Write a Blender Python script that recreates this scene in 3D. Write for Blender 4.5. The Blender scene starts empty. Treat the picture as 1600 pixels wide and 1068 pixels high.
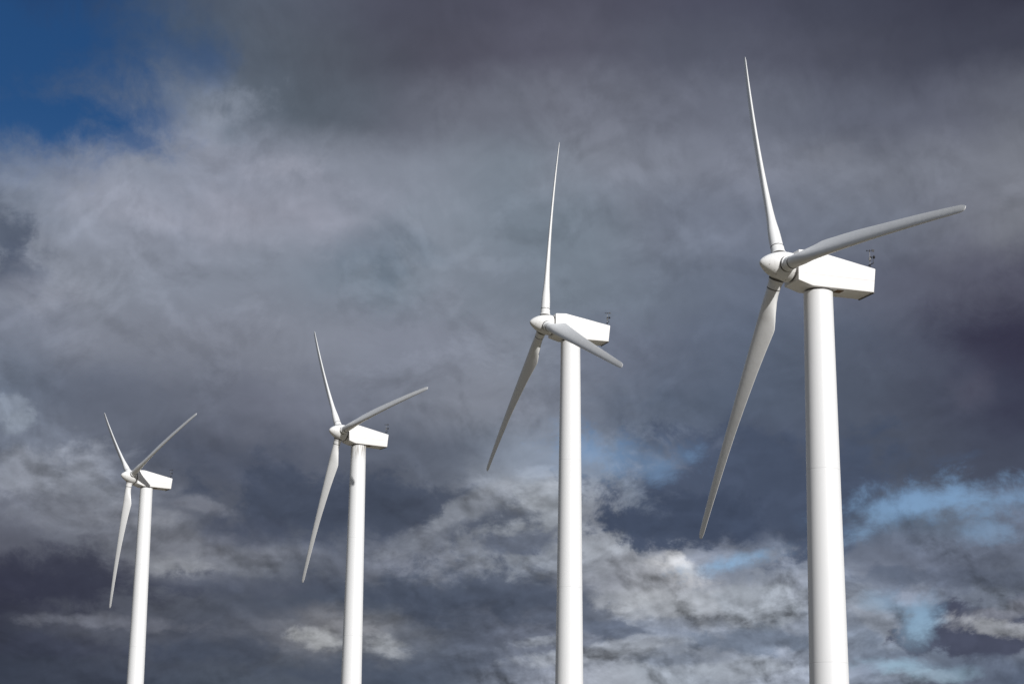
import bpy, bmesh, math, random
from mathutils import Vector, Matrix

scene = bpy.context.scene
COL = scene.collection
R_ = math.radians

# ------------------------------------------------------------------ camera
cam_data = bpy.data.cameras.new('camera')
cam_data.sensor_width = 36.0
cam_data.lens = 3094.85 / 1600 * 36.0
cam_data.clip_start = 0.1
cam_data.clip_end = 30000
cam = bpy.data.objects.new('camera', cam_data)
COL.objects.link(cam)
PITCH, ROLL = 0.25117, 0.0113
fwd = Vector((0, math.cos(PITCH), math.sin(PITCH)))
up0 = Vector((0, -math.sin(PITCH), math.cos(PITCH)))
x0 = Vector((1, 0, 0))
rx = math.cos(ROLL) * x0 + math.sin(ROLL) * up0
ux = -math.sin(ROLL) * x0 + math.cos(ROLL) * up0
cam.matrix_world = Matrix(((rx.x, ux.x, -fwd.x, 0), (rx.y, ux.y, -fwd.y, 0), (rx.z, ux.z, -fwd.z, 1.7), (0, 0, 0, 1)))
scene.camera = cam

# ------------------------------------------------------------------ exposure, sun
scene.view_settings.view_transform = 'Standard'
scene.view_settings.look = 'None'
scene.view_settings.exposure = 0.0
scene.view_settings.gamma = 1.0
scene.cycles.max_bounces = 4
scene.cycles.diffuse_bounces = 3
SUN_AZ = R_(30.5)      # measured from behind the camera (-Y) towards +X
SUN_EL = R_(24.5)
to_sun = Vector((math.sin(SUN_AZ) * math.cos(SUN_EL), -math.cos(SUN_AZ) * math.cos(SUN_EL), math.sin(SUN_EL)))
sd = bpy.data.lights.new('sun', 'SUN')
sd.energy = 4.3
sd.angle = R_(0.53)
sd.color = (1.0, 0.982, 0.962)
sun = bpy.data.objects.new('sun', sd)
sun.rotation_euler = to_sun.to_track_quat('Z', 'Y').to_euler()
sun.location = (60, -80, 90)
COL.objects.link(sun)

# ------------------------------------------------------------------ node helpers
class NT:
    def __init__(s, tree):
        s.t = tree; s.n = tree.nodes; s.l = tree.links
    def put(s, sock, v):
        if v is None: return
        if isinstance(v, bpy.types.NodeSocket): s.l.new(v, sock)
        else: sock.default_value = v
    def math(s, op, a, b=None, c=None, clamp=False):
        nd = s.n.new('ShaderNodeMath'); nd.operation = op; nd.use_clamp = clamp
        for i, v in enumerate((a, b, c)): s.put(nd.inputs[i], v)
        return nd.outputs[0]
    def vmath(s, op, a, b=None):
        nd = s.n.new('ShaderNodeVectorMath'); nd.operation = op
        s.put(nd.inputs[0], a); s.put(nd.inputs[1], b)
        return nd.outputs['Value'] if op in ('LENGTH', 'DOT_PRODUCT') else nd.outputs[0]
    def comb(s, x, y, z):
        nd = s.n.new('ShaderNodeCombineXYZ')
        for i, v in enumerate((x, y, z)): s.put(nd.inputs[i], v)
        return nd.outputs[0]
    def noise(s, vec, scale, detail=4, rough=0.55, lac=2.0, dist=0.0, out=0):
        nd = s.n.new('ShaderNodeTexNoise')
        s.put(nd.inputs['Vector'], vec); s.put(nd.inputs['Scale'], scale)
        nd.inputs['Detail'].default_value = detail; nd.inputs['Roughness'].default_value = rough
        nd.inputs['Lacunarity'].default_value = lac; nd.inputs['Distortion'].default_value = dist
        return nd.outputs[out]
    def smooth(s, v, a, b, lo=0.0, hi=1.0):
        nd = s.n.new('ShaderNodeMapRange'); nd.interpolation_type = 'SMOOTHSTEP'
        s.put(nd.inputs[0], v); s.put(nd.inputs[1], a); s.put(nd.inputs[2], b); s.put(nd.inputs[3], lo); s.put(nd.inputs[4], hi)
        return nd.outputs[0]
    def lin(s, v, a, b, lo=0.0, hi=1.0):
        nd = s.n.new('ShaderNodeMapRange')
        s.put(nd.inputs[0], v); s.put(nd.inputs[1], a); s.put(nd.inputs[2], b); s.put(nd.inputs[3], lo); s.put(nd.inputs[4], hi)
        return nd.outputs[0]
    def mix(s, fac, a, b, mode='MIX'):
        nd = s.n.new('ShaderNodeMix'); nd.data_type = 'RGBA'; nd.blend_type = mode
        s.put(nd.inputs[0], fac)
        for sock, v in ((nd.inputs[6], a), (nd.inputs[7], b)):
            if isinstance(v, tuple) and len(v) == 3: v = (*v, 1)
            s.put(sock, v)
        return nd.outputs[2]
    def vmix(s, fac, a, b):
        nd = s.n.new('ShaderNodeMix'); nd.data_type = 'VECTOR'
        s.put(nd.inputs[0], fac); s.put(nd.inputs[4], a); s.put(nd.inputs[5], b)
        return nd.outputs[1]
    def tovec(s, col):
        nd = s.n.new('ShaderNodeSeparateColor'); s.l.new(col, nd.inputs[0])
        return s.comb(nd.outputs[0], nd.outputs[1], nd.outputs[2])
    def ramp(s, v, stops, interp='LINEAR'):
        nd = s.n.new('ShaderNodeValToRGB'); cr = nd.color_ramp; cr.interpolation = interp
        s.put(nd.inputs[0], v)
        while len(cr.elements) < len(stops): cr.elements.new(1.0)
        for e, (p, c) in zip(cr.elements, stops):
            e.position = p; e.color = (*c, 1)
        return nd.outputs[0]

# ------------------------------------------------------------------ world: Nishita sky with broken storm cloud
# the cloud deck is laid out by compass azimuth and elevation (degrees), so it stands still in the world
CLOUD_AZ = (-15.2, 15.2)
CLOUD_ROWS = [
    (24.18, [(0.012, 0.034, 0.104), (0.022, 0.053, 0.138), (0.041, 0.073, 0.138), (0.064, 0.088, 0.139), (0.091, 0.113, 0.155), (0.091, 0.105, 0.142), (0.083, 0.091, 0.126), (0.077, 0.081, 0.115), (0.072, 0.075, 0.106), (0.076, 0.077, 0.111), (0.083, 0.085, 0.119), (0.08, 0.082, 0.118), (0.077, 0.081, 0.119), (0.072, 0.077, 0.114), (0.066, 0.071, 0.105), (0.06, 0.066, 0.098), (0.054, 0.058, 0.087), (0.046, 0.049, 0.076), (0.038, 0.04, 0.063)]),
    (22.555, [(0.027, 0.05, 0.118), (0.036, 0.067, 0.144), (0.05, 0.084, 0.152), (0.069, 0.101, 0.16), (0.094, 0.118, 0.16), (0.093, 0.11, 0.142), (0.082, 0.092, 0.121), (0.075, 0.08, 0.109), (0.079, 0.08, 0.11), (0.093, 0.095, 0.132), (0.105, 0.107, 0.146), (0.099, 0.104, 0.143), (0.091, 0.099, 0.136), (0.089, 0.096, 0.134), (0.087, 0.093, 0.13), (0.078, 0.084, 0.119), (0.068, 0.073, 0.105), (0.059, 0.064, 0.094), (0.053, 0.057, 0.084)]),
    (20.916, [(0.074, 0.107, 0.178), (0.088, 0.122, 0.191), (0.121, 0.156, 0.224), (0.165, 0.198, 0.262), (0.13, 0.159, 0.207), (0.102, 0.126, 0.16), (0.102, 0.118, 0.151), (0.121, 0.132, 0.17), (0.147, 0.157, 0.198), (0.149, 0.163, 0.206), (0.159, 0.169, 0.212), (0.151, 0.163, 0.207), (0.142, 0.154, 0.2), (0.139, 0.152, 0.198), (0.133, 0.147, 0.191), (0.12, 0.132, 0.176), (0.114, 0.125, 0.168), (0.12, 0.129, 0.17), (0.127, 0.137, 0.174)]),
    (19.266, [(0.158, 0.198, 0.275), (0.215, 0.246, 0.32), (0.254, 0.284, 0.358), (0.25, 0.278, 0.349), (0.251, 0.273, 0.341), (0.239, 0.261, 0.323), (0.222, 0.245, 0.301), (0.215, 0.238, 0.293), (0.209, 0.237, 0.289), (0.194, 0.232, 0.283), (0.211, 0.232, 0.283), (0.203, 0.221, 0.271), (0.19, 0.208, 0.261), (0.188, 0.205, 0.26), (0.189, 0.206, 0.259), (0.182, 0.199, 0.247), (0.172, 0.188, 0.234), (0.181, 0.194, 0.238), (0.188, 0.201, 0.24)]),
    (17.609, [(0.179, 0.212, 0.279), (0.261, 0.288, 0.355), (0.271, 0.295, 0.363), (0.257, 0.279, 0.346), (0.27, 0.29, 0.354), (0.283, 0.3, 0.366), (0.269, 0.291, 0.357), (0.239, 0.271, 0.333), (0.232, 0.265, 0.32), (0.186, 0.225, 0.279), (0.186, 0.225, 0.275), (0.181, 0.208, 0.262), (0.175, 0.199, 0.258), (0.167, 0.19, 0.25), (0.162, 0.184, 0.24), (0.16, 0.181, 0.232), (0.155, 0.173, 0.222), (0.168, 0.178, 0.221), (0.184, 0.195, 0.228)]),
    (15.946, [(0.203, 0.229, 0.287), (0.253, 0.276, 0.334), (0.237, 0.262, 0.319), (0.224, 0.249, 0.309), (0.226, 0.251, 0.308), (0.22, 0.25, 0.308), (0.2, 0.238, 0.297), (0.192, 0.232, 0.286), (0.217, 0.245, 0.298), (0.193, 0.225, 0.279), (0.181, 0.218, 0.268), (0.156, 0.185, 0.236), (0.138, 0.164, 0.218), (0.13, 0.155, 0.213), (0.126, 0.148, 0.205), (0.122, 0.138, 0.188), (0.113, 0.123, 0.17), (0.098, 0.103, 0.144), (0.085, 0.088, 0.124)]),
    (14.28, [(0.18, 0.203, 0.261), (0.206, 0.224, 0.278), (0.199, 0.217, 0.267), (0.201, 0.218, 0.269), (0.213, 0.23, 0.283), (0.223, 0.242, 0.296), (0.221, 0.242, 0.297), (0.214, 0.234, 0.293), (0.221, 0.241, 0.3), (0.221, 0.248, 0.301), (0.184, 0.208, 0.27), (0.149, 0.172, 0.23), (0.124, 0.148, 0.205), (0.111, 0.137, 0.195), (0.103, 0.127, 0.18), (0.095, 0.114, 0.161), (0.082, 0.094, 0.137), (0.057, 0.061, 0.098), (0.039, 0.039, 0.07)]),
    (12.614, [(0.149, 0.18, 0.239), (0.134, 0.157, 0.209), (0.125, 0.142, 0.189), (0.126, 0.142, 0.185), (0.138, 0.152, 0.197), (0.156, 0.169, 0.218), (0.167, 0.184, 0.235), (0.18, 0.199, 0.249), (0.214, 0.233, 0.284), (0.221, 0.24, 0.292), (0.185, 0.208, 0.263), (0.139, 0.164, 0.218), (0.107, 0.133, 0.187), (0.092, 0.117, 0.171), (0.087, 0.109, 0.157), (0.083, 0.1, 0.142), (0.072, 0.084, 0.121), (0.051, 0.058, 0.092), (0.041, 0.044, 0.076)]),
    (10.952, [(0.149, 0.176, 0.235), (0.179, 0.202, 0.256), (0.136, 0.154, 0.199), (0.087, 0.1, 0.138), (0.084, 0.096, 0.132), (0.1, 0.112, 0.15), (0.113, 0.128, 0.17), (0.105, 0.121, 0.162), (0.112, 0.13, 0.172), (0.25, 0.289, 0.358), (0.233, 0.279, 0.363), (0.204, 0.255, 0.346), (0.13, 0.161, 0.234), (0.081, 0.1, 0.154), (0.073, 0.091, 0.136), (0.074, 0.09, 0.129), (0.067, 0.08, 0.115), (0.064, 0.076, 0.114), (0.065, 0.076, 0.115)]),
    (9.479, [(0.142, 0.156, 0.202), (0.179, 0.194, 0.239), (0.189, 0.205, 0.246), (0.151, 0.165, 0.203), (0.097, 0.109, 0.144), (0.074, 0.088, 0.123), (0.079, 0.095, 0.132), (0.074, 0.089, 0.123), (0.152, 0.17, 0.214), (0.322, 0.35, 0.397), (0.353, 0.382, 0.425), (0.156, 0.184, 0.238), (0.075, 0.096, 0.148), (0.056, 0.072, 0.12), (0.068, 0.088, 0.143), (0.101, 0.132, 0.193), (0.128, 0.163, 0.221), (0.132, 0.161, 0.22), (0.124, 0.149, 0.211)]),
    (8.195, [(0.097, 0.103, 0.136), (0.098, 0.106, 0.138), (0.113, 0.123, 0.154), (0.163, 0.173, 0.204), (0.184, 0.196, 0.229), (0.127, 0.142, 0.177), (0.104, 0.118, 0.156), (0.154, 0.169, 0.212), (0.185, 0.202, 0.244), (0.213, 0.236, 0.277), (0.194, 0.216, 0.259), (0.314, 0.329, 0.367), (0.308, 0.331, 0.388), (0.198, 0.23, 0.299), (0.146, 0.175, 0.236), (0.145, 0.168, 0.224), (0.13, 0.152, 0.21), (0.119, 0.139, 0.19), (0.116, 0.135, 0.182)]),
    (7.1, [(0.048, 0.051, 0.074), (0.046, 0.05, 0.075), (0.065, 0.072, 0.099), (0.096, 0.106, 0.136), (0.095, 0.107, 0.139), (0.073, 0.087, 0.122), (0.07, 0.087, 0.123), (0.079, 0.097, 0.135), (0.083, 0.1, 0.139), (0.088, 0.103, 0.143), (0.132, 0.149, 0.194), (0.381, 0.401, 0.433), (0.379, 0.402, 0.443), (0.331, 0.358, 0.407), (0.29, 0.318, 0.376), (0.243, 0.272, 0.341), (0.182, 0.211, 0.276), (0.144, 0.167, 0.216), (0.153, 0.175, 0.219)]),
    (6.01, [(0.027, 0.031, 0.051), (0.047, 0.052, 0.074), (0.084, 0.091, 0.118), (0.087, 0.096, 0.125), (0.059, 0.07, 0.1), (0.103, 0.113, 0.141), (0.237, 0.24, 0.26), (0.161, 0.174, 0.203), (0.082, 0.099, 0.138), (0.099, 0.115, 0.157), (0.168, 0.187, 0.237), (0.166, 0.193, 0.251), (0.221, 0.25, 0.306), (0.217, 0.244, 0.302), (0.239, 0.271, 0.337), (0.213, 0.254, 0.328), (0.135, 0.17, 0.236), (0.155, 0.176, 0.224), (0.217, 0.239, 0.281)]),
    (4.602, [(0.038, 0.047, 0.072), (0.041, 0.05, 0.075), (0.048, 0.057, 0.084), (0.056, 0.068, 0.099), (0.065, 0.079, 0.11), (0.08, 0.096, 0.128), (0.078, 0.094, 0.13), (0.066, 0.084, 0.123), (0.095, 0.116, 0.161), (0.189, 0.213, 0.27), (0.331, 0.359, 0.427), (0.377, 0.407, 0.463), (0.319, 0.359, 0.416), (0.331, 0.365, 0.431), (0.302, 0.334, 0.403), (0.19, 0.223, 0.289), (0.13, 0.158, 0.219), (0.112, 0.136, 0.192), (0.081, 0.106, 0.159)]),
]
# openings to the blue sky: azimuth, elevation, half width, half height, rotation, strength, raggedness
GAPS = [
    (-15.979, 22.131, 6.595, 3.703, -8, 1.0, 1.0),
    (-14.147, 20.187, 4.734, 1.388, 2, 1.0, 1.2),
    (-11.682, 19.821, 1.673, 0.833, -20, 0.8, 1.8),
    (-9.916, 22.149, 1.799, 1.111, 0, 0.5, 1.8),
    (2.673, 11.117, 1.887, 0.704, -12, 0.55, 3.0),
    (4.36, 10.877, 1.32, 0.555, 10, 0.42, 3.2),
    (10.595, 9.346, 1.22, 0.666, 20, 0.75, 2.4),
    (12.594, 9.842, 2.818, 0.592, 4, 0.85, 2.6),
    (14.537, 9.661, 1.69, 0.555, 0, 0.7, 2.6),
    (6.273, 8.034, 1.589, 0.315, 12, 0.95, 2.0),
    (11.739, 6.458, 0.633, 0.815, -25, 0.75, 2.2),
    (10.689, 6.916, 0.932, 0.333, 0, 0.4, 2.4),
    (10.893, 5.169, 1.301, 0.259, 0, 0.65, 2.4),
    (12.381, 4.947, 0.929, 0.259, 0, 0.35, 2.6),
    (10.221, 8.991, 0.562, 0.555, 0, 0.6, 2.2),
    (13.437, 8.835, 1.124, 0.407, 0, 0.45, 2.6),
]
# cloud banks and lit tops inside the deck: azimuth, elevation, half width, half height, rotation, edge softness, opacity, colour
BANKS = [
    (2.486, 8.58, 1.123, 0.555, 0, 0.4, 0.5, (0.3472, 0.3734, 0.4178)),
    (8.199, 8.203, 1.683, 0.259, 0, 0.3, 0.5, (0.2595, 0.2894, 0.356)),
    (-4.377, 17.053, 1.646, 0.741, 25, 0.7, 0.6, (0.1433, 0.1823, 0.2345)),
    (-2.932, 17.095, 1.356, 0.555, -30, 0.8, 0.5, (0.149, 0.189, 0.2422)),
    (-3.872, 16.239, 0.578, 0.833, 0, 0.8, 0.5, (0.149, 0.189, 0.2422)),
    (-15.023, 16.792, 0.967, 1.111, 5, 0.5, 0.75, (0.0683, 0.0894, 0.1359)),
    (-14.543, 15.753, 1.154, 0.926, 20, 0.6, 0.65, (0.0799, 0.0984, 0.1473)),
    (-8.955, 20.499, 1.779, 1.018, 10, 0.6, 0.6, (0.2761, 0.3115, 0.3857)),
    (-8.61, 20.157, 0.69, 0.518, 0, 0.6, 0.6, (0.1489, 0.1823, 0.2346)),
    (-7.061, 19.203, 1.176, 0.518, 10, 0.7, 0.6, (0.3378, 0.354, 0.4281)),
    (-4.717, 18.606, 3.125, 0.555, -6, 1.0, 0.4, (0.3104, 0.3301, 0.4066)),
    (-13.773, 15.18, 2.11, 0.648, 10, 0.7, 0.45, (0.3103, 0.33, 0.3964)),
    (-10.598, 17.577, 2.719, 0.555, -8, 1, 0.35, (0.3378, 0.354, 0.4281)),
    (-2.126, 15.542, 1.345, 0.833, 60, 0.9, 0.4, (0.2594, 0.2809, 0.3464)),
    (-3.68, 16.244, 0.771, 0.741, 0, 0.7, 0.4, (0.149, 0.189, 0.2422)),
    (-11.952, 18.21, 5.067, 1.111, -6, 1, 0.45, (0.3285, 0.3443, 0.4173)),
    (-9.188, 19.486, 2.357, 0.741, -25, 0.9, 0.4, (0.3104, 0.3301, 0.4066)),
    (-6.431, 17.987, 3.893, 0.926, -8, 1, 0.35, (0.31, 0.3163, 0.3861)),
    (2.872, 20.375, 1.185, 0.555, 15, 1, 0.3, (0.2134, 0.2249, 0.2791)),
    (9.451, 19.669, 1.376, 0.555, 10, 1, 0.35, (0.228, 0.24, 0.2877)),
    (3.807, 12.445, 2.275, 1.111, 30, 0.9, 0.35, (0.0885, 0.1179, 0.1778)),
    (13.456, 12.967, 1.14, 0.741, 40, 0.8, 0.35, (0.1208, 0.1233, 0.1719)),
    (14.248, 14.373, 2.102, 2.036, 0, 1, 0.6, (0.0316, 0.03, 0.0567)),
    (-13.598, 10.233, 2.446, 0.778, 12, 0.5, 0.65, (0.2927, 0.316, 0.3711)),
    (-11.962, 9.865, 1.691, 0.481, -20, 0.6, 0.5, (0.2356, 0.2558, 0.3008)),
    (-10.466, 8.991, 1.312, 0.37, 0, 0.5, 0.5, (0.2509, 0.2639, 0.301)),
    (-14.608, 11.879, 0.757, 0.555, 0, 0.4, 0.6, (0.2679, 0.3069, 0.3757)),
    (-14.227, 11.544, 0.567, 0.333, 30, 0.4, 0.4, (0.2596, 0.2979, 0.3561)),
    (-7.432, 10.505, 4.142, 0.833, 0, 0.7, 0.5, (0.072, 0.0894, 0.1359)),
    (-4.242, 9.589, 5.257, 1.148, -3, 0.4, 0.8, (0.0576, 0.0729, 0.1123)),
    (-7.539, 8.768, 2.061, 0.463, 0, 0.4, 0.55, (0.0681, 0.0809, 0.12)),
    (-8.854, 9.451, 1.032, 0.259, -8, 0.5, 0.5, (0.2432, 0.2559, 0.3009)),
    (-12.095, 9.138, 2.438, 0.555, 0, 0.8, 0.35, (0.2132, 0.2247, 0.2668)),
    (-9.672, 7.702, 1.308, 0.481, 0, 0.5, 0.55, (0.301, 0.3158, 0.3472)),
    (-8.427, 8.195, 2.993, 0.481, 0, 0.6, 0.4, (0.2061, 0.2173, 0.2586)),
    (-12.858, 7.225, 3.546, 0.889, 0, 0.5, 0.75, (0.0317, 0.0348, 0.0601)),
    (-13.678, 6.395, 2.422, 0.333, 0, 0.5, 0.5, (0.0251, 0.0276, 0.0473)),
    (-6.924, 7.242, 3.732, 0.444, 0, 0.5, 0.5, (0.0681, 0.0809, 0.12)),
    (-11.192, 6.092, 3.165, 0.259, 0, 0.5, 0.6, (0.1482, 0.157, 0.1918)),
    (-12.558, 5.374, 2.789, 0.333, 0, 0.5, 0.5, (0.0421, 0.0487, 0.0787)),
    (-8.475, 5.456, 2.232, 0.407, 0, 0.5, 0.5, (0.0543, 0.0691, 0.1051)),
    (-5.188, 5.782, 1.116, 0.296, -6, 0.6, 0.75, (0.386, 0.3989, 0.4132)),
    (-3.534, 5.525, 1.116, 0.333, -14, 0.6, 0.65, (0.3097, 0.325, 0.3474)),
    (-5.737, 4.836, 1.301, 0.259, 0, 0.5, 0.5, (0.061, 0.0768, 0.1148)),
    (-1.729, 5.083, 2.045, 0.407, 0, 0.5, 0.4, (0.0758, 0.0938, 0.136)),
    (-1.069, 9.649, 1.784, 0.407, 32, 0.4, 0.6, (0.2926, 0.3159, 0.3614)),
    (-2.727, 8.612, 1.685, 0.37, 20, 0.5, 0.5, (0.2134, 0.2322, 0.275)),
    (0.065, 8.653, 1.779, 0.444, 5, 0.4, 0.7, (0.0882, 0.1079, 0.1591)),
    (0.987, 10.04, 0.94, 0.444, 20, 0.5, 0.5, (0.3377, 0.3634, 0.4072)),
    (2.486, 9.497, 1.126, 1.111, 70, 0.7, 0.5, (0.259, 0.2723, 0.3188)),
    (-1.029, 7.177, 3.732, 0.852, 0, 0.4, 0.8, (0.0645, 0.0809, 0.1199)),
    (1.565, 6.568, 2.05, 0.629, -8, 0.35, 0.65, (0.0798, 0.0984, 0.1416)),
    (4.912, 9.957, 1.316, 0.333, 0, 0.4, 0.35, (0.1862, 0.2173, 0.2746)),
    (7.325, 10.122, 5.078, 1.851, 0, 0.35, 0.9, (0.0647, 0.0851, 0.1358)),
    (5.183, 9.278, 2.251, 0.926, 0, 0.3, 0.9, (0.0545, 0.073, 0.1198)),
    (9.311, 8.915, 1.124, 0.741, -40, 0.35, 0.6, (0.0723, 0.0985, 0.1589)),
    (4.927, 7.8, 1.159, 0.518, 0, 0.35, 0.9, (0.5196, 0.5301, 0.5583)),
    (4.334, 7.4, 1.4, 0.518, -15, 0.4, 0.75, (0.407, 0.4257, 0.4621)),
    (5.98, 6.855, 1.492, 0.481, -10, 0.35, 0.7, (0.3867, 0.4149, 0.4618)),
    (7.255, 6.762, 1.491, 0.629, 0, 0.3, 0.75, (0.338, 0.3734, 0.4283)),
    (3.781, 7.581, 2.615, 0.444, 0, 0.5, 0.4, (0.251, 0.264, 0.3097)),
    (3.039, 6.125, 1.117, 0.259, -5, 0.4, 0.6, (0.1063, 0.1284, 0.1781)),
    (4.509, 6.312, 1.49, 0.296, 0, 0.4, 0.5, (0.1162, 0.1395, 0.1913)),
    (7.056, 5.862, 2.047, 0.37, 0, 0.35, 0.6, (0.1067, 0.1394, 0.198)),
    (2.488, 5.488, 2.418, 0.296, 8, 0.4, 0.6, (0.3377, 0.3634, 0.4072)),
    (1.017, 5.838, 1.117, 0.222, 10, 0.4, 0.5, (0.3012, 0.3251, 0.3664)),
    (6.497, 5.055, 2.044, 0.296, 0, 0.4, 0.6, (0.3769, 0.415, 0.4729)),
    (4.683, 5.32, 1.487, 0.222, 0, 0.4, 0.4, (0.1164, 0.1452, 0.205)),
    (12.535, 8.498, 3.182, 0.481, -4, 0.5, 0.5, (0.1608, 0.1892, 0.2579)),
    (12.845, 7.51, 2.988, 0.407, -4, 0.4, 0.55, (0.0971, 0.1179, 0.1716)),
    (10.708, 7.453, 1.494, 0.481, 10, 0.4, 0.5, (0.1065, 0.1339, 0.1912)),
    (10.319, 6.562, 1.118, 0.481, -30, 0.35, 0.65, (0.3016, 0.3345, 0.3963)),
    (9.621, 7.196, 1.12, 0.333, 0, 0.4, 0.4, (0.2594, 0.2893, 0.3465)),
    (11.183, 5.841, 0.93, 0.333, 10, 0.4, 0.4, (0.2597, 0.298, 0.3657)),
    (13.569, 6.08, 2.513, 0.852, 0, 0.25, 0.95, (0.0644, 0.073, 0.1148)),
    (13.852, 6.517, 1.491, 0.333, 10, 0.35, 0.6, (0.259, 0.2723, 0.3188)),
    (13.923, 6.198, 1.117, 0.333, -8, 0.3, 0.85, (0.328, 0.3439, 0.3766)),
    (12.739, 5.12, 2.416, 0.296, 0, 0.4, 0.5, (0.1268, 0.1571, 0.2194)),
    (11.323, 4.866, 1.115, 0.222, 0, 0.4, 0.5, (0.2599, 0.3068, 0.3756)),
]

world = bpy.data.worlds.new('World'); scene.world = world; world.use_nodes = True
wt = world.node_tree; wt.nodes.clear(); W = NT(wt)
geo = wt.nodes.new('ShaderNodeTexCoord')
dirv = geo.outputs['Generated']
sep = wt.nodes.new('ShaderNodeSeparateXYZ'); W.l.new(dirv, sep.inputs[0])
azr = W.math('ARCTAN2', sep.outputs[0], sep.outputs[1])
az = W.math('MULTIPLY', azr, 180 / math.pi)
el = W.math('MULTIPLY', W.math('ARCSINE', sep.outputs[2]), 180 / math.pi)
# clouds lie flatter towards the horizon: stretch the vertical scale of the turbulence there
elp = W.math('MINIMUM', W.math('MAXIMUM', el, -2.0), 40.0)
elc = W.math('MULTIPLY', elp, W.math('MULTIPLY_ADD', elp, -0.017, 1.7))
P = W.comb(az, elc, 0.0)
def off(x, y, z): return W.vmath('ADD', P, (x, y, z))
# turbulence that bends everything
wn = W.noise(off(3, 7, 1.3), 0.16, 3, 0.5, out=1)
wf = W.noise(off(11, 2, 4.7), 0.6, 6, 0.62, out=1)
def shift(cout, amp):
    v = W.vmath('SUBTRACT', W.tovec(cout), (0.5, 0.5, 0.5))
    return W.vmath('MULTIPLY', v, amp)
low = W.smooth(el, 6.0, 17.0, 1.0, 0.0)
fine_amp = W.lin(low, 0, 1, 1.7, 2.1)
base = W.comb(az, el, 0.0)
warpA = shift(wn, (2.6, 1.5, 0))
warpB = W.vmath('MULTIPLY', shift(wf, (1.1, 0.72, 0)), W.comb(fine_amp, fine_amp, 0))
pw = W.vmath('ADD', W.vmath('ADD', base, warpA), warpB)
spw = wt.nodes.new('ShaderNodeSeparateXYZ'); W.l.new(pw, spw.inputs[0])
azw, elw = spw.outputs[0], spw.outputs[1]
a0, a1 = CLOUD_AZ
fac = W.lin(azw, a0, a1)
deck = None
els = [r[0] for r in CLOUD_ROWS]
prev = None
for i, (e, row) in enumerate(CLOUD_ROWS):
    c = W.ramp(fac, [(k / (len(row) - 1), tuple(col)) for k, col in enumerate(row)], 'B_SPLINE')
    if deck is None: deck = c
    else: deck = W.mix(W.smooth(elw, els[i - 1], els[i]), deck, c)

# fine billows: brighter where the turbulence turns its back to the shade
b1 = W.noise(off(0, 0, 9.0), 0.42, 7, 0.56, dist=0.35)
b2 = W.noise(off(0.16, 0.30, 9.0), 0.42, 7, 0.56, dist=0.35)
relief = W.math('SUBTRACT', b1, b2)
amp = W.smooth(el, 5.5, 15.0, 2.0, 0.62)
patch = W.smooth(W.noise(off(40, 5, 2.0), 0.22, 2, 0.5), 0.35, 0.65, 0.5, 1.25)
rel = W.math('MULTIPLY', W.math('MULTIPLY', relief, amp), patch)
# cauliflower tops of the lower, nearer-to-horizon cumulus
def billow(vec):
    w = W.vmath('ADD', vec, shift(W.noise(vec, 1.2, 4, 0.6, out=1), (0.9, 0.9, 0)))
    nd = wt.nodes.new('ShaderNodeTexVoronoi'); nd.feature = 'F1'; nd.normalize = True
    W.put(nd.inputs['Vector'], w); nd.inputs['Scale'].default_value = 0.75
    nd.inputs['Detail'].default_value = 3.5; nd.inputs['Roughness'].default_value = 0.55
    return W.math('SUBTRACT', 1.0, nd.outputs['Distance'])
v1 = billow(off(0, 0, 1.0)); v2 = billow(off(0.08, 0.22, 1.0))
vr = W.math('SUBTRACT', v1, v2)
vamp = W.math('MULTIPLY', W.smooth(el, 5.0, 12.0, 1.7, 0.16), patch)
rel = W.math('ADD', rel, W.math('MULTIPLY', vr, vamp))
# separate puffs: sunlit upper rims and shaded bases
def puff(vec): return W.smooth(W.noise(vec, 0.36, 6, 0.57, dist=0.3), 0.47, 0.58)
rim = W.math('SUBTRACT', puff(off(60, 17, 5.0)), puff(off(60.06, 17.48, 5.0)))
ramp_ = W.smooth(el, 6.0, 15.0, 0.36, 0.10)
rel = W.math('ADD', rel, W.math('MULTIPLY', rim, ramp_))
soft = W.math('SUBTRACT', W.noise(off(5, 9, 14.0), 0.3, 5, 0.5), 0.5)
cloud = W.tovec(deck)
# dark cloud added out of view to the west, deepening the towers' shaded edges
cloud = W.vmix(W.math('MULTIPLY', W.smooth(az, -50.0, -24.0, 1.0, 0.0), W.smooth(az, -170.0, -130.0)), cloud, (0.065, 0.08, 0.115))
# unseen sky high overhead, brightened to throw fill light onto the blades
cloud = W.vmix(W.smooth(el, 30.0, 62.0), cloud, (0.58, 0.64, 0.73))

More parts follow.
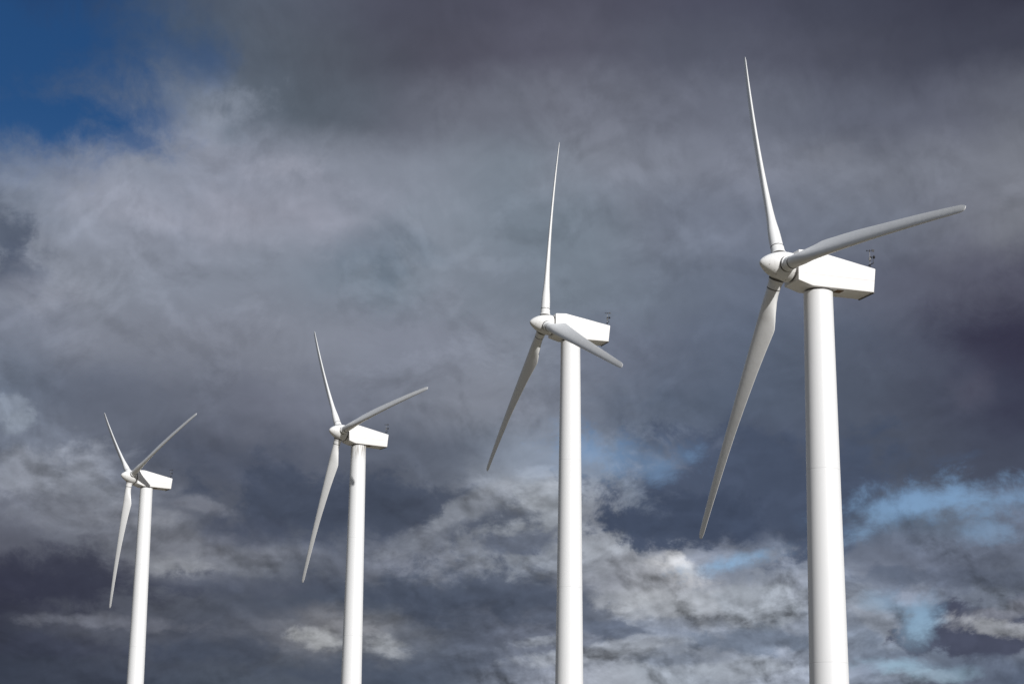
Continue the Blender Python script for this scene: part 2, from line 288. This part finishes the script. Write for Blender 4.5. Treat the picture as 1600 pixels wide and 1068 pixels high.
edge = W.math('SUBTRACT', W.noise(off(21, 33, 3.0), 0.62, 7, 0.66, dist=0.25), 0.5)
edge = W.math('MULTIPLY_ADD', W.math('SUBTRACT', v1, 0.62), 0.30, edge)
halfw = W.vmath('ADD', base, W.vmath('MULTIPLY', warpB, (0.45, 0.45, 0)))
shw = wt.nodes.new('ShaderNodeSeparateXYZ'); W.l.new(halfw, shw.inputs[0])
relv = W.comb(rel, soft, 0.0)
cv = W.vmath('MULTIPLY', W.vmath('MULTIPLY', cloud, relv), (1e-6, 0, 0))
scv = wt.nodes.new('ShaderNodeSeparateXYZ'); W.l.new(cv, scv.inputs[0])
azh = W.math('ADD', shw.outputs[0], scv.outputs[0])      # the tiny term only keeps the shader's evaluation order compact
elh = W.math('ADD', shw.outputs[1], scv.outputs[0])
def blob(cx, cy, rx_, ry_, rot):
    """1 at the centre of a turned ellipse, 0 on its rim"""
    c, s_ = math.cos(R_(rot)), math.sin(R_(rot))
    u = W.math('MULTIPLY_ADD', azh, c / rx_, -(cx * c + cy * s_) / rx_)
    u = W.math('MULTIPLY_ADD', elh, s_ / rx_, u)
    v = W.math('MULTIPLY_ADD', azh, -s_ / ry_, (cx * s_ - cy * c) / ry_)
    v = W.math('MULTIPLY_ADD', elh, c / ry_, v)
    q = W.math('MULTIPLY_ADD', u, u, W.math('MULTIPLY', v, v))
    return W.math('SUBTRACT', 1.0, W.math('SQRT', q))
for (cx, cy, rx_, ry_, rot, sf, op, colr) in BANKS:
    v = W.math('ADD', blob(cx, cy, rx_, ry_, rot), W.math('MULTIPLY', edge, 2.9))
    m = W.math('MULTIPLY', W.smooth(v, -0.1, sf * 1.5), op)
    cloud = W.vmix(m, cloud, tuple(colr))
# sunlit cloud shows its relief, the grey undersides stay smooth
lum = W.vmath('DOT_PRODUCT', cloud, (0.3, 0.4, 0.3))
crisp = W.smooth(lum, 0.06, 0.26, 0.35, 1.2)
gain = W.math('ADD', W.math('MULTIPLY_ADD', rel, crisp, 1.0), W.math('MULTIPLY', soft, 0.28))
gain = W.math('MAXIMUM', gain, 0.35)
cloud = W.vmath('MULTIPLY', cloud, W.comb(gain, gain, gain))

sky = wt.nodes.new('ShaderNodeTexSky'); sky.sky_type = 'NISHITA'; sky.sun_disc = False
sky.sun_elevation = SUN_EL
sky.sun_rotation = math.pi - SUN_AZ
sky.altitude = 900; sky.air_density = 1.0; sky.dust_density = 0.3; sky.ozone_density = 2.5
gapm = None
for (cx, cy, rx_, ry_, rot, st, ea) in GAPS:
    v = W.math('MULTIPLY', W.smooth(W.math('ADD', blob(cx, cy, rx_, ry_, rot), W.math('MULTIPLY', edge, ea * 1.25)), -0.15, 0.85 if ea < 1.5 else 1.15), st)
    gapm = v if gapm is None else W.math('MAXIMUM', gapm, v)
bg_sky = wt.nodes.new('ShaderNodeBackground'); bg_sky.inputs[1].default_value = 0.12
tint = W.mix(W.smooth(el, 9.0, 21.0), (0.68, 0.69, 0.73), (0.115, 0.24, 0.37))
skyc = W.vmath('MULTIPLY', sky.outputs[0], tint)
W.l.new(skyc, bg_sky.inputs[0])
bg_cl = wt.nodes.new('ShaderNodeBackground'); bg_cl.inputs[1].default_value = 1.0
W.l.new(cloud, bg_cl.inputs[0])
ms = wt.nodes.new('ShaderNodeMixShader')
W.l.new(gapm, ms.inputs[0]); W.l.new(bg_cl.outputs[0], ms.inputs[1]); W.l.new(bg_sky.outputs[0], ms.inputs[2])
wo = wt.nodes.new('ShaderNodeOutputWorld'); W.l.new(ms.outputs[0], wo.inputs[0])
world.cycles.sampling_method = 'MANUAL'; world.cycles.sample_map_resolution = 512

# ------------------------------------------------------------------ materials
def material(name):
    m = bpy.data.materials.new(name); m.use_nodes = True
    m.node_tree.nodes.clear(); N = NT(m.node_tree)
    b = m.node_tree.nodes.new('ShaderNodeBsdfPrincipled'); o = m.node_tree.nodes.new('ShaderNodeOutputMaterial')
    N.l.new(b.outputs[0], o.inputs[0])
    return m, N, b
def obj_coord(N):
    t = N.n.new('ShaderNodeTexCoord'); return t.outputs['Object']
def bump(N, b, h, dist, strength=1.0):
    bp = N.n.new('ShaderNodeBump'); bp.inputs['Distance'].default_value = dist; bp.inputs['Strength'].default_value = strength
    N.l.new(h, bp.inputs['Height']); N.l.new(bp.outputs[0], b.inputs['Normal'])

def tower_paint(name, streak):
    m, N, b = material(name)
    co = obj_coord(N)
    sp = N.n.new('ShaderNodeSeparateXYZ'); N.l.new(co, sp.inputs[0]); z = sp.outputs[2]
    base = N.mix(N.noise(co, 0.35, 5, 0.6), (0.80, 0.80, 0.80), (0.755, 0.76, 0.765))
    # run-off streaks: long in z
    sc = N.vmath('MULTIPLY', co, (3.2, 3.2, 0.09))
    st = N.smooth(N.noise(sc, 1.6, 6, 0.65), 0.52, 0.8)
    col = N.mix(N.math('MULTIPLY', st, 0.22), base, (0.55, 0.54, 0.51))
    # section joints
    zz = N.math('ADD', z, 0.0)
    jm = None
    for zj in (17.0, 6.0, 30.5):
        d = N.math('ABSOLUTE', N.math('SUBTRACT', zz, zj))
        v = N.smooth(d, 0.012, 0.045, 1.0, 0.0)
        jm = v if jm is None else N.math('MAXIMUM', jm, v)
    col = N.mix(N.math('MULTIPLY', jm, 0.22), col, (0.45, 0.45, 0.46))
    # grease and rust running from the yaw ring
    topf = N.smooth(z, 43.5 - 3.6 * streak, 43.7, 0.0, 1.0)
    sc2 = N.vmath('MULTIPLY', co, (7.0, 7.0, 0.55))
    st2 = N.smooth(N.noise(sc2, 1.0, 5, 0.6), 0.38, 0.62)
    col = N.mix(N.math('MULTIPLY', N.math('MULTIPLY', st2, topf), min(0.9, 1.1 * streak)), col, (0.22, 0.19, 0.15))
    N.l.new(col, b.inputs['Base Color'])
    b.inputs['Roughness'].default_value = 0.42
    h = N.math('SUBTRACT', N.math('MULTIPLY', N.noise(co, 1.1, 3, 0.5), 0.5), jm)
    bump(N, b, h, 0.006)
    return m
M_tower = tower_paint('white_tower_paint', 0.12)
M_tower_stained = tower_paint('stained_tower_paint', 0.75)

def shell_paint(name, seams, c1, c2, rough=0.38, grime=0.25, speck=0.0):
    m, N, b = material(name)
    co = obj_coord(N)
    col = N.mix(N.noise(co, 0.9, 5, 0.6), c1, c2)
    g = N.smooth(N.noise(N.vmath('MULTIPLY', co, (1.2, 1.2, 3.0)), 1.3, 6, 0.65), 0.55, 0.8)
    col = N.mix(N.math('MULTIPLY', g, grime), col, (0.52, 0.50, 0.46))
    if speck:
        sk = N.smooth(N.noise(co, 7.0, 2, 0.5), 0.66, 0.70)
        col = N.mix(N.math('MULTIPLY', sk, speck), col, (0.16, 0.14, 0.12))
    h = N.noise(co, 2.0, 3, 0.5)
    if seams:
        sp = N.n.new('ShaderNodeSeparateXYZ'); N.l.new(co, sp.inputs[0])
        jm = None
        for (k, slope) in seams:
            # straight joint along the shell: z = k + slope * x
            d = N.math('ABSOLUTE', N.math('SUBTRACT', sp.outputs[2], N.math('MULTIPLY_ADD', sp.outputs[0], slope, k)))
            v = N.smooth(d, 0.006, 0.028, 1.0, 0.0)
            jm = v if jm is None else N.math('MAXIMUM', jm, v)
        col = N.mix(N.math('MULTIPLY', jm, 0.40), col, (0.40, 0.33, 0.30))
        h = N.math('SUBTRACT', N.math('MULTIPLY', h, 0.6), jm)
    N.l.new(col, b.inputs['Base Color'])
    b.inputs['Roughness'].default_value = rough
    bump(N, b, h, 0.008)
    return m
M_nacelle = shell_paint('white_nacelle_shell', [(-0.42, 0.012), (0.86, -0.05)], (0.83, 0.82, 0.805), (0.79, 0.775, 0.76), 0.4)
M_spinner = shell_paint('white_spinner_shell', None, (0.80, 0.795, 0.78), (0.74, 0.735, 0.72), 0.4, 0.35, 0.8)
M_blade = shell_paint('pale_grey_blade_gelcoat', None, (0.79, 0.79, 0.785), (0.74, 0.74, 0.735), 0.33, 0.3)
M_sleeve = shell_paint('white_root_sleeve_paint', None, (0.80, 0.80, 0.79), (0.74, 0.74, 0.73), 0.4, 0.3)
def simple(name, c1, c2, rough, metal=0.0, scale=3.0):
    m, N, b = material(name)
    N.l.new(N.mix(N.noise(obj_coord(N), scale, 4, 0.6), c1, c2), b.inputs['Base Color'])
    b.inputs['Roughness'].default_value = rough; b.inputs['Metallic'].default_value = metal
    return m
M_dark = simple('dark_rubber_seal', (0.075, 0.072, 0.07), (0.12, 0.11, 0.10), 0.7)
M_rust = simple('rusty_opening_lining', (0.10, 0.055, 0.03), (0.20, 0.12, 0.06), 0.8)
M_steel = simple('dull_grey_steel', (0.22, 0.22, 0.225), (0.32, 0.32, 0.32), 0.5, 0.6)
M_black = simple('black_sensor_plastic', (0.015, 0.016, 0.02), (0.03, 0.03, 0.034), 0.6)

# ------------------------------------------------------------------ ground: dry grass hill
mg, N, b = material('dry_hill_grass')
co = obj_coord(N)
c = N.mix(N.smooth(N.noise(co, 0.03, 6, 0.6), 0.35, 0.65), (0.145, 0.125, 0.085), (0.105, 0.095, 0.06))
c = N.mix(N.smooth(N.noise(co, 0.9, 8, 0.7), 0.35, 0.7), c, (0.185, 0.16, 0.12))
N.l.new(c, b.inputs['Base Color']); b.inputs['Roughness'].default_value = 0.95
bump(N, b, N.noise(co, 2.5, 8, 0.7), 0.15)

# x, y of tower, height of rotor axis above ground datum, yaw, rotor phase
TURB = [(-61.285, 329.349, 59.819, 35.393, -49.694),
        (-21.410, 273.339, 56.213, 33.300, -36.139),
        (6.308, 206.985, 54.625, 20.416, -5.399),
        (22.080, 137.698, 40.700, 21.222, -24.286)]
HUB = 45.0
pts_ = [(0.0, 0.0, 0.0)] + [(t[0], t[1], t[2] + 1.7 - HUB) for t in TURB]
def kern(x, y, px, py): return math.exp(-((x - px) ** 2 + (y - py) ** 2) / (2 * 75.0 ** 2))
A_ = [[kern(p[0], p[1], q[0], q[1]) for q in pts_] for p in pts_]
B_ = [p[2] for p in pts_]
n_ = len(B_)
for i in range(n_):                       # small linear solve for the hill's weights
    pv = A_[i][i]
    for j in range(i + 1, n_):
        k = A_[j][i] / pv
        for q in range(i, n_): A_[j][q] -= k * A_[i][q]
        B_[j] -= k * B_[i]
WT = [0] * n_
for i in reversed(range(n_)):
    WT[i] = (B_[i] - sum(A_[i][q] * WT[q] for q in range(i + 1, n_))) / A_[i][i]
def ground_z(x, y):
    z = sum(w * kern(x, y, p[0], p[1]) for w, p in zip(WT, pts_))
    d = math.hypot(x, y - 150)
    far = max(0.0, d - 500)
    z += 9 * math.sin(x * 0.0021 + 0.7) * math.sin(y * 0.0017) * min(1, far / 900)
    return z
bm = bmesh.new()
rings = [0, 8, 18, 30, 44, 60, 78, 98, 120, 145, 172, 202, 235, 272, 315, 365, 425, 500, 600, 740, 940, 1250, 1700, 2400, 3500, 5200, 8000, 12000]
SEG = 96
c0 = bm.verts.new((0, 150, ground_z(0, 150)))
last = None
for r in rings[1:]:
    ring = []
    for k in range(SEG):
        a = 2 * math.pi * k / SEG
        x, y = r * math.cos(a), 150 + r * math.sin(a)
        ring.append(bm.verts.new((x, y, ground_z(x, y))))
    for k in range(SEG):
        k2 = (k + 1) % SEG
        if last is None: bm.faces.new((c0, ring[k], ring[k2]))
        else: bm.faces.new((last[k], ring[k], ring[k2], last[k2]))
    last = ring
me = bpy.data.meshes.new('ground'); bm.to_mesh(me); bm.free()
for p in me.polygons: p.use_smooth = True
me.materials.append(mg)
g = bpy.data.objects.new('ground', me); COL.objects.link(g); g['kind'] = 'structure'

# ------------------------------------------------------------------ mesh helpers
def finish(bm, name, mat, sharp=35):
    bmesh.ops.recalc_face_normals(bm, faces=bm.faces)
    me = bpy.data.meshes.new(name); bm.to_mesh(me); bm.free()
    for p in me.polygons: p.use_smooth = True
    me.set_sharp_from_angle(angle=R_(sharp))
    me.materials.append(mat)
    return me
def lathe(bm, prof, seg=64, M=None):
    """prof: list of (radius, z) along +Z"""
    rows = []
    for r, z in prof:
        if r < 1e-6: rows.append([bm.verts.new((0, 0, z))])
        else: rows.append([bm.verts.new((r * math.cos(2 * math.pi * k / seg), r * math.sin(2 * math.pi * k / seg), z)) for k in range(seg)])
    vs = [v for rw in rows for v in rw]
    for a, b2 in zip(rows, rows[1:]):
        for k in range(seg):
            k2 = (k + 1) % seg
            if len(a) == 1: bm.faces.new((a[0], b2[k], b2[k2]))
            elif len(b2) == 1: bm.faces.new((a[k], a[k2], b2[0]))
            else: bm.faces.new((a[k], a[k2], b2[k2], b2[k]))
    for rw in (rows[0], rows[-1]):
        if len(rw) > 1: bm.faces.new(rw)
    if M is not None: bmesh.ops.transform(bm, matrix=M, verts=vs)
    return vs
def rod(bm, p, q, r, seg=10):
    p, q = Vector(p), Vector(q); d = q - p
    M = Matrix.Translation(p) @ d.to_track_quat('Z', 'Y').to_matrix().to_4x4()
    lathe(bm, [(r, 0), (r, d.length)], seg, M)
def box(bm, c, s, M=None):
    r = bmesh.ops.create_cube(bm, size=1.0)
    bmesh.ops.scale(bm, vec=s, verts=r['verts']); bmesh.ops.translate(bm, vec=c, verts=r['verts'])
    if M is not None: bmesh.ops.transform(bm, matrix=M, verts=r['verts'])
    return r['verts']

# ------------------------------------------------------------------ turbine meshes
# turbine frame: origin at tower foot, +X downwind (towards the nacelle's tail), +Z up, rotor axis at z = HUB
TILT = 0.06920
OVER = 3.0
HW = 1.065
# tower
bm = bmesh.new()
TOP = HUB - 1.44
def trad(z): return 1.029 + (HUB - z) * 0.01105
prof = [(trad(0) + .22, -0.6), (trad(0) + .22, 0.02), (trad(0) + .02, 0.02), (trad(0.2), 0.2)]
prof += [(trad(z), z) for z in (6.0, 17.0, 30.5)] + [(trad(TOP - .25), TOP - .25), (trad(TOP - .2) + .0, TOP - .02), (trad(TOP) - .03, TOP)]
lathe(bm, prof, 128)
me_tower = finish(bm, 'tower', M_tower)
me_tower_st = me_tower.copy(); me_tower_st.materials.clear(); me_tower_st.materials.append(M_tower_stained)
# yaw bearing
bm = bmesh.new()
lathe(bm, [(0.93, TOP - .05), (0.93, TOP + .16)], 64)
me_yaw = finish(bm, 'yaw_bearing', M_dark)
# nacelle shell
PR = [(-2.18, -0.98), (-1.02, -1.30), (4.03, -1.235), (4.22, 0.56), (-0.95, 1.37), (-2.10, 1.28)]
bm = bmesh.new()
L = [bm.verts.new((x, -HW, HUB + z)) for x, z in PR]
Rr = [bm.verts.new((x, HW, HUB + z)) for x, z in PR]
bm.faces.new(L); bm.faces.new(list(reversed(Rr)))
for i in range(len(PR)):
    j = (i + 1) % len(PR); bm.faces.new((L[j], L[i], Rr[i], Rr[j]))
bmesh.ops.bevel(bm, geom=list(bm.edges), offset=0.045, segments=3, affect='EDGES', profile=0.5)
bmesh.ops.translate(bm, vec=(0, 0, -HUB), verts=bm.verts)
me_nac = finish(bm, 'nacelle', M_nacelle, 50)
# rear frame: dark sealing strip round the tail opening
bm = bmesh.new()
box(bm, (4.03, 0, -1.262), (0.12, 2 * HW - .02, 0.05))
me_strip = finish(bm, 'tail_seal', M_dark)
# service opening in the belly behind the tower
bm = bmesh.new()
box(bm, (1.45, -.38, -1.286), (0.55, .62, 0.05))
bmesh.ops.bevel(bm, geom=list(bm.edges), offset=0.015, segments=1, affect='EDGES')
me_hatch = finish(bm, 'belly_hatch', M_rust)
# spinner, axis along local +Z = upwind, z = 0 at blade axis
SP = [(0.0, 1.72), (.10, 1.70), (.21, 1.64), (.33, 1.535), (.45, 1.40), (.58, 1.22), (.70, 1.02), (.81, .80), (.91, .56), (.99, .30), (1.05, .05), (1.085, -.2), (1.09, -.50), (1.085, -.67), (1.06, -.70), (.9, -.705)]
bm = bmesh.new(); lathe(bm, SP, 96)
me_spin = finish(bm, 'spinner', M_spinner, 60)
bm = bmesh.new(); lathe(bm, [(1.02, -.69), (1.02, -.86), (.9, -.95)], 64)
me_gap = finish(bm, 'shaft_seal', M_dark)
# blade: local z = radial, x = towards leading edge, y = downwind
ST = [(1.78, .95, .475, 28, 1.0), (2.1, .96, .475, 28, .98), (2.6, 1.06, .475, 28, .85), (3.2, 1.26, .47, 28, .66), (3.9, 1.50, .46, 27.5, .48), (4.45, 1.65, .45, 28, .40), (4.7, 1.66, .445, 27.5, .385), (5.4, 1.60, .43, 26, .36), (6.5, 1.50, .41, 24, .335),
      (8, 1.38, .38, 21, .31), (9.5, 1.27, .35, 19, .29), (11, 1.16, .325, 17.3, .275), (13, 1.02, .29, 15.5, .26), (15, .92, .265, 14.2, .26), (17, .82, .235, 13.2, .25), (19, .71, .20, 12.4, .23), (20.6, .62, .175, 12, .20), (21.5, .56, .15, 12, .19), (21.82, .44, .11, 12, .15), (21.96, .32, .05, 12, .13), (22.0, .18, -.02, 12, .10)]
RT = 22.0
def section(r, c, le, beta, tc, n=40):
    w = min(1, max(0, (r - 2.0) / 2.5)); w = w * w * (3 - 2 * w)
    out = []
    be = R_(beta)
    hump = -0.07 * 4 * (r / RT - (r / RT) ** 2)
    flap = 0.89 * (r / RT) ** 2
    for k in range(n):
        th = 2 * math.pi * k / n
        xf = (1 - math.cos(th)) / 2                    # 0 at LE, 1 at TE
        X = le - c * xf
        cy = min(c, .95) / 2 * math.sin(th)
        yt = 5 * tc * c * (.2969 * math.sqrt(xf) - .126 * xf - .3516 * xf ** 2 + .2843 * xf ** 3 - .1015 * xf ** 4)
        yt = yt + 0.012 * xf * (1 if abs(math.sin(th)) > 1e-4 else 0)
        cam_ = 0.006 * c * 4 * xf * (1 - xf)
        ya = (yt if math.sin(th) >= 0 else -yt) + cam_
        y = cy * (1 - w) + ya * w
        # chord direction (cos b, -sin b); suction side points downwind
        px = X * math.cos(be) + y * math.sin(be)
        py = -X * math.sin(be) + y * math.cos(be)
        out.append((px + hump, py + flap, r))
    return out
# densify stations
def lerp(a, b, t): return a + (b - a) * t
SS = []
for s0, s1 in zip(ST, ST[1:]):
    nsub = 3 if s1[0] - s0[0] > .9 else 2 if s1[0] - s0[0] > .4 else 1
    for k in range(nsub): SS.append(tuple(lerp(a, b, k / nsub) for a, b in zip(s0, s1)))
SS.append(ST[-1])
bm = bmesh.new()
prev = None
for s_ in SS:
    ring = [bm.verts.new(p) for p in section(*s_)]
    if prev:
        for k in range(len(ring)):
            k2 = (k + 1) % len(ring); bm.faces.new((prev[k], prev[k2], ring[k2], ring[k]))
    else: bm.faces.new(ring)
    prev = ring
bm.faces.new(prev)
me_blade = finish(bm, 'blade', M_blade, 55)
bm = bmesh.new()
lathe(bm, [(.565, .80), (.565, 1.15), (.55, 1.19), (.51, 1.20), (.497, 1.70), (.48, 1.715), (.44, 1.72)], 56)
me_sleeve = finish(bm, 'root_sleeve', M_sleeve)
bm = bmesh.new(); lathe(bm, [(.488, 1.69), (.488, 1.785)], 56); lathe(bm, [(.578, .78), (.578, 1.03)], 56)
me_ring = finish(bm, 'root_seal', M_dark)
# weather mast, local origin on the roof
bm = bmesh.new()
rod(bm, (0, 0, -.1), (0, 0, 1.55), .022)
me_mast = finish(bm, 'weather_mast', M_steel)
bm = bmesh.new()
rod(bm, (0, .22, .42), (0, -.52, .42), .035)
rod(bm, (0, 0, .0), (0, 0, .45), .04)
me_arm = finish(bm, 'cross_arm', M_black)
bm = bmesh.new()
rod(bm, (0, -.45, .42), (0, -.45, .86), .018)
for k in range(3):
    a = 2 * math.pi * k / 3 + .5
    cxy = (.14 * math.cos(a), -.45 + .14 * math.sin(a), .88)
    rod(bm, (0, -.45, .88), cxy, .012, 6)
    s2 = bmesh.ops.create_uvsphere(bm, u_segments=12, v_segments=8, radius=.085)
    bmesh.ops.translate(bm, vec=cxy, verts=s2['verts'])
me_cups = finish(bm, 'cup_anemometer', M_black)
bm = bmesh.new()
rod(bm, (-.22, 0, 1.47), (.24, 0, 1.52), .016, 8)
v_ = box(bm, (.28, 0, 1.53), (.22, .025, .17))
s2 = bmesh.ops.create_uvsphere(bm, u_segments=10, v_segments=6, radius=.055)
bmesh.ops.translate(bm, vec=(-.22, 0, 1.47), verts=s2['verts'])
rod(bm, (0, 0, 1.4), (0, 0, 1.56), .04, 8)
me_vane = finish(bm, 'wind_vane', M_black)
bm = bmesh.new()
lathe(bm, [(.05, .72), (.075, .76), (.075, .95), (.03, 1.0)], 12)
me_sens = finish(bm, 'sensor_pod', M_steel)

# ------------------------------------------------------------------ assemble
def part(name, me, parent, M=Matrix()):
    o = bpy.data.objects.new(name, me); COL.objects.link(o)
    o.parent = parent; o.matrix_local = M
    return o
LABELS = [
    'smallest and farthest white wind turbine at far left, two blades raised in a wide V',
    'white wind turbine second from left with rust streaks under its nacelle',
    'white wind turbine second from right one blade pointing straight up, one crossing its tower',
    'largest and nearest white wind turbine at right with a long blade reaching to the right',
]
a_ = Vector((-math.cos(TILT), 0, math.sin(TILT)))          # upwind rotor axis in turbine frame
n_v = Vector((math.sin(TILT), 0, math.cos(TILT)))
s_v = n_v.cross(a_)
for i, (x, y, hz, yaw, ph) in enumerate(TURB):
    t = bpy.data.objects.new('wind_turbine', None); COL.objects.link(t)
    t.empty_display_size = 3
    t.location = (x, y, hz + 1.7 - HUB)
    t.rotation_euler = (0, 0, R_(yaw))
    t['label'] = LABELS[i]; t['category'] = 'wind turbine'; t['group'] = 'white wind turbines in a row'
    part('tower', me_tower_st if i == 1 else me_tower, t)
    part('yaw_bearing', me_yaw, t)
    nac = part('nacelle', me_nac, t, Matrix.Translation((0, 0, HUB)))
    part('tail_seal', me_strip, nac)
    part('belly_hatch', me_hatch, nac)
    hub = Vector((0, 0, HUB)) + a_ * OVER
    Ms = Matrix.Translation(hub) @ Matrix((( n_v.x, s_v.x, a_.x, 0), (n_v.y, s_v.y, a_.y, 0), (n_v.z, s_v.z, a_.z, 0), (0, 0, 0, 1)))
    sp_ = part('spinner', me_spin, t, Ms)
    part('shaft_seal', me_gap, sp_)
    for j in range(3):
        p = R_(ph) + j * 2 * math.pi / 3
        rd = n_v * math.cos(p) + s_v * math.sin(p)
        tg = -n_v * math.sin(p) + s_v * math.cos(p)
        yd = rd.cross(tg)
        Mb = Matrix.Translation(hub) @ Matrix(((tg.x, yd.x, rd.x, 0), (tg.y, yd.y, rd.y, 0), (tg.z, yd.z, rd.z, 0), (0, 0, 0, 1)))
        bl = part('blade', me_blade, t, Mb)
        part('root_sleeve', me_sleeve, bl)
        part('root_seal', me_ring, bl)
    mast = part('weather_mast', me_mast, t, Matrix.Translation((4.08, -.55, HUB + .575)))
    part('cross_arm', me_arm, mast)
    part('cup_anemometer', me_cups, mast)
    part('wind_vane', me_vane, mast)
    part('sensor_pod', me_sens, mast)
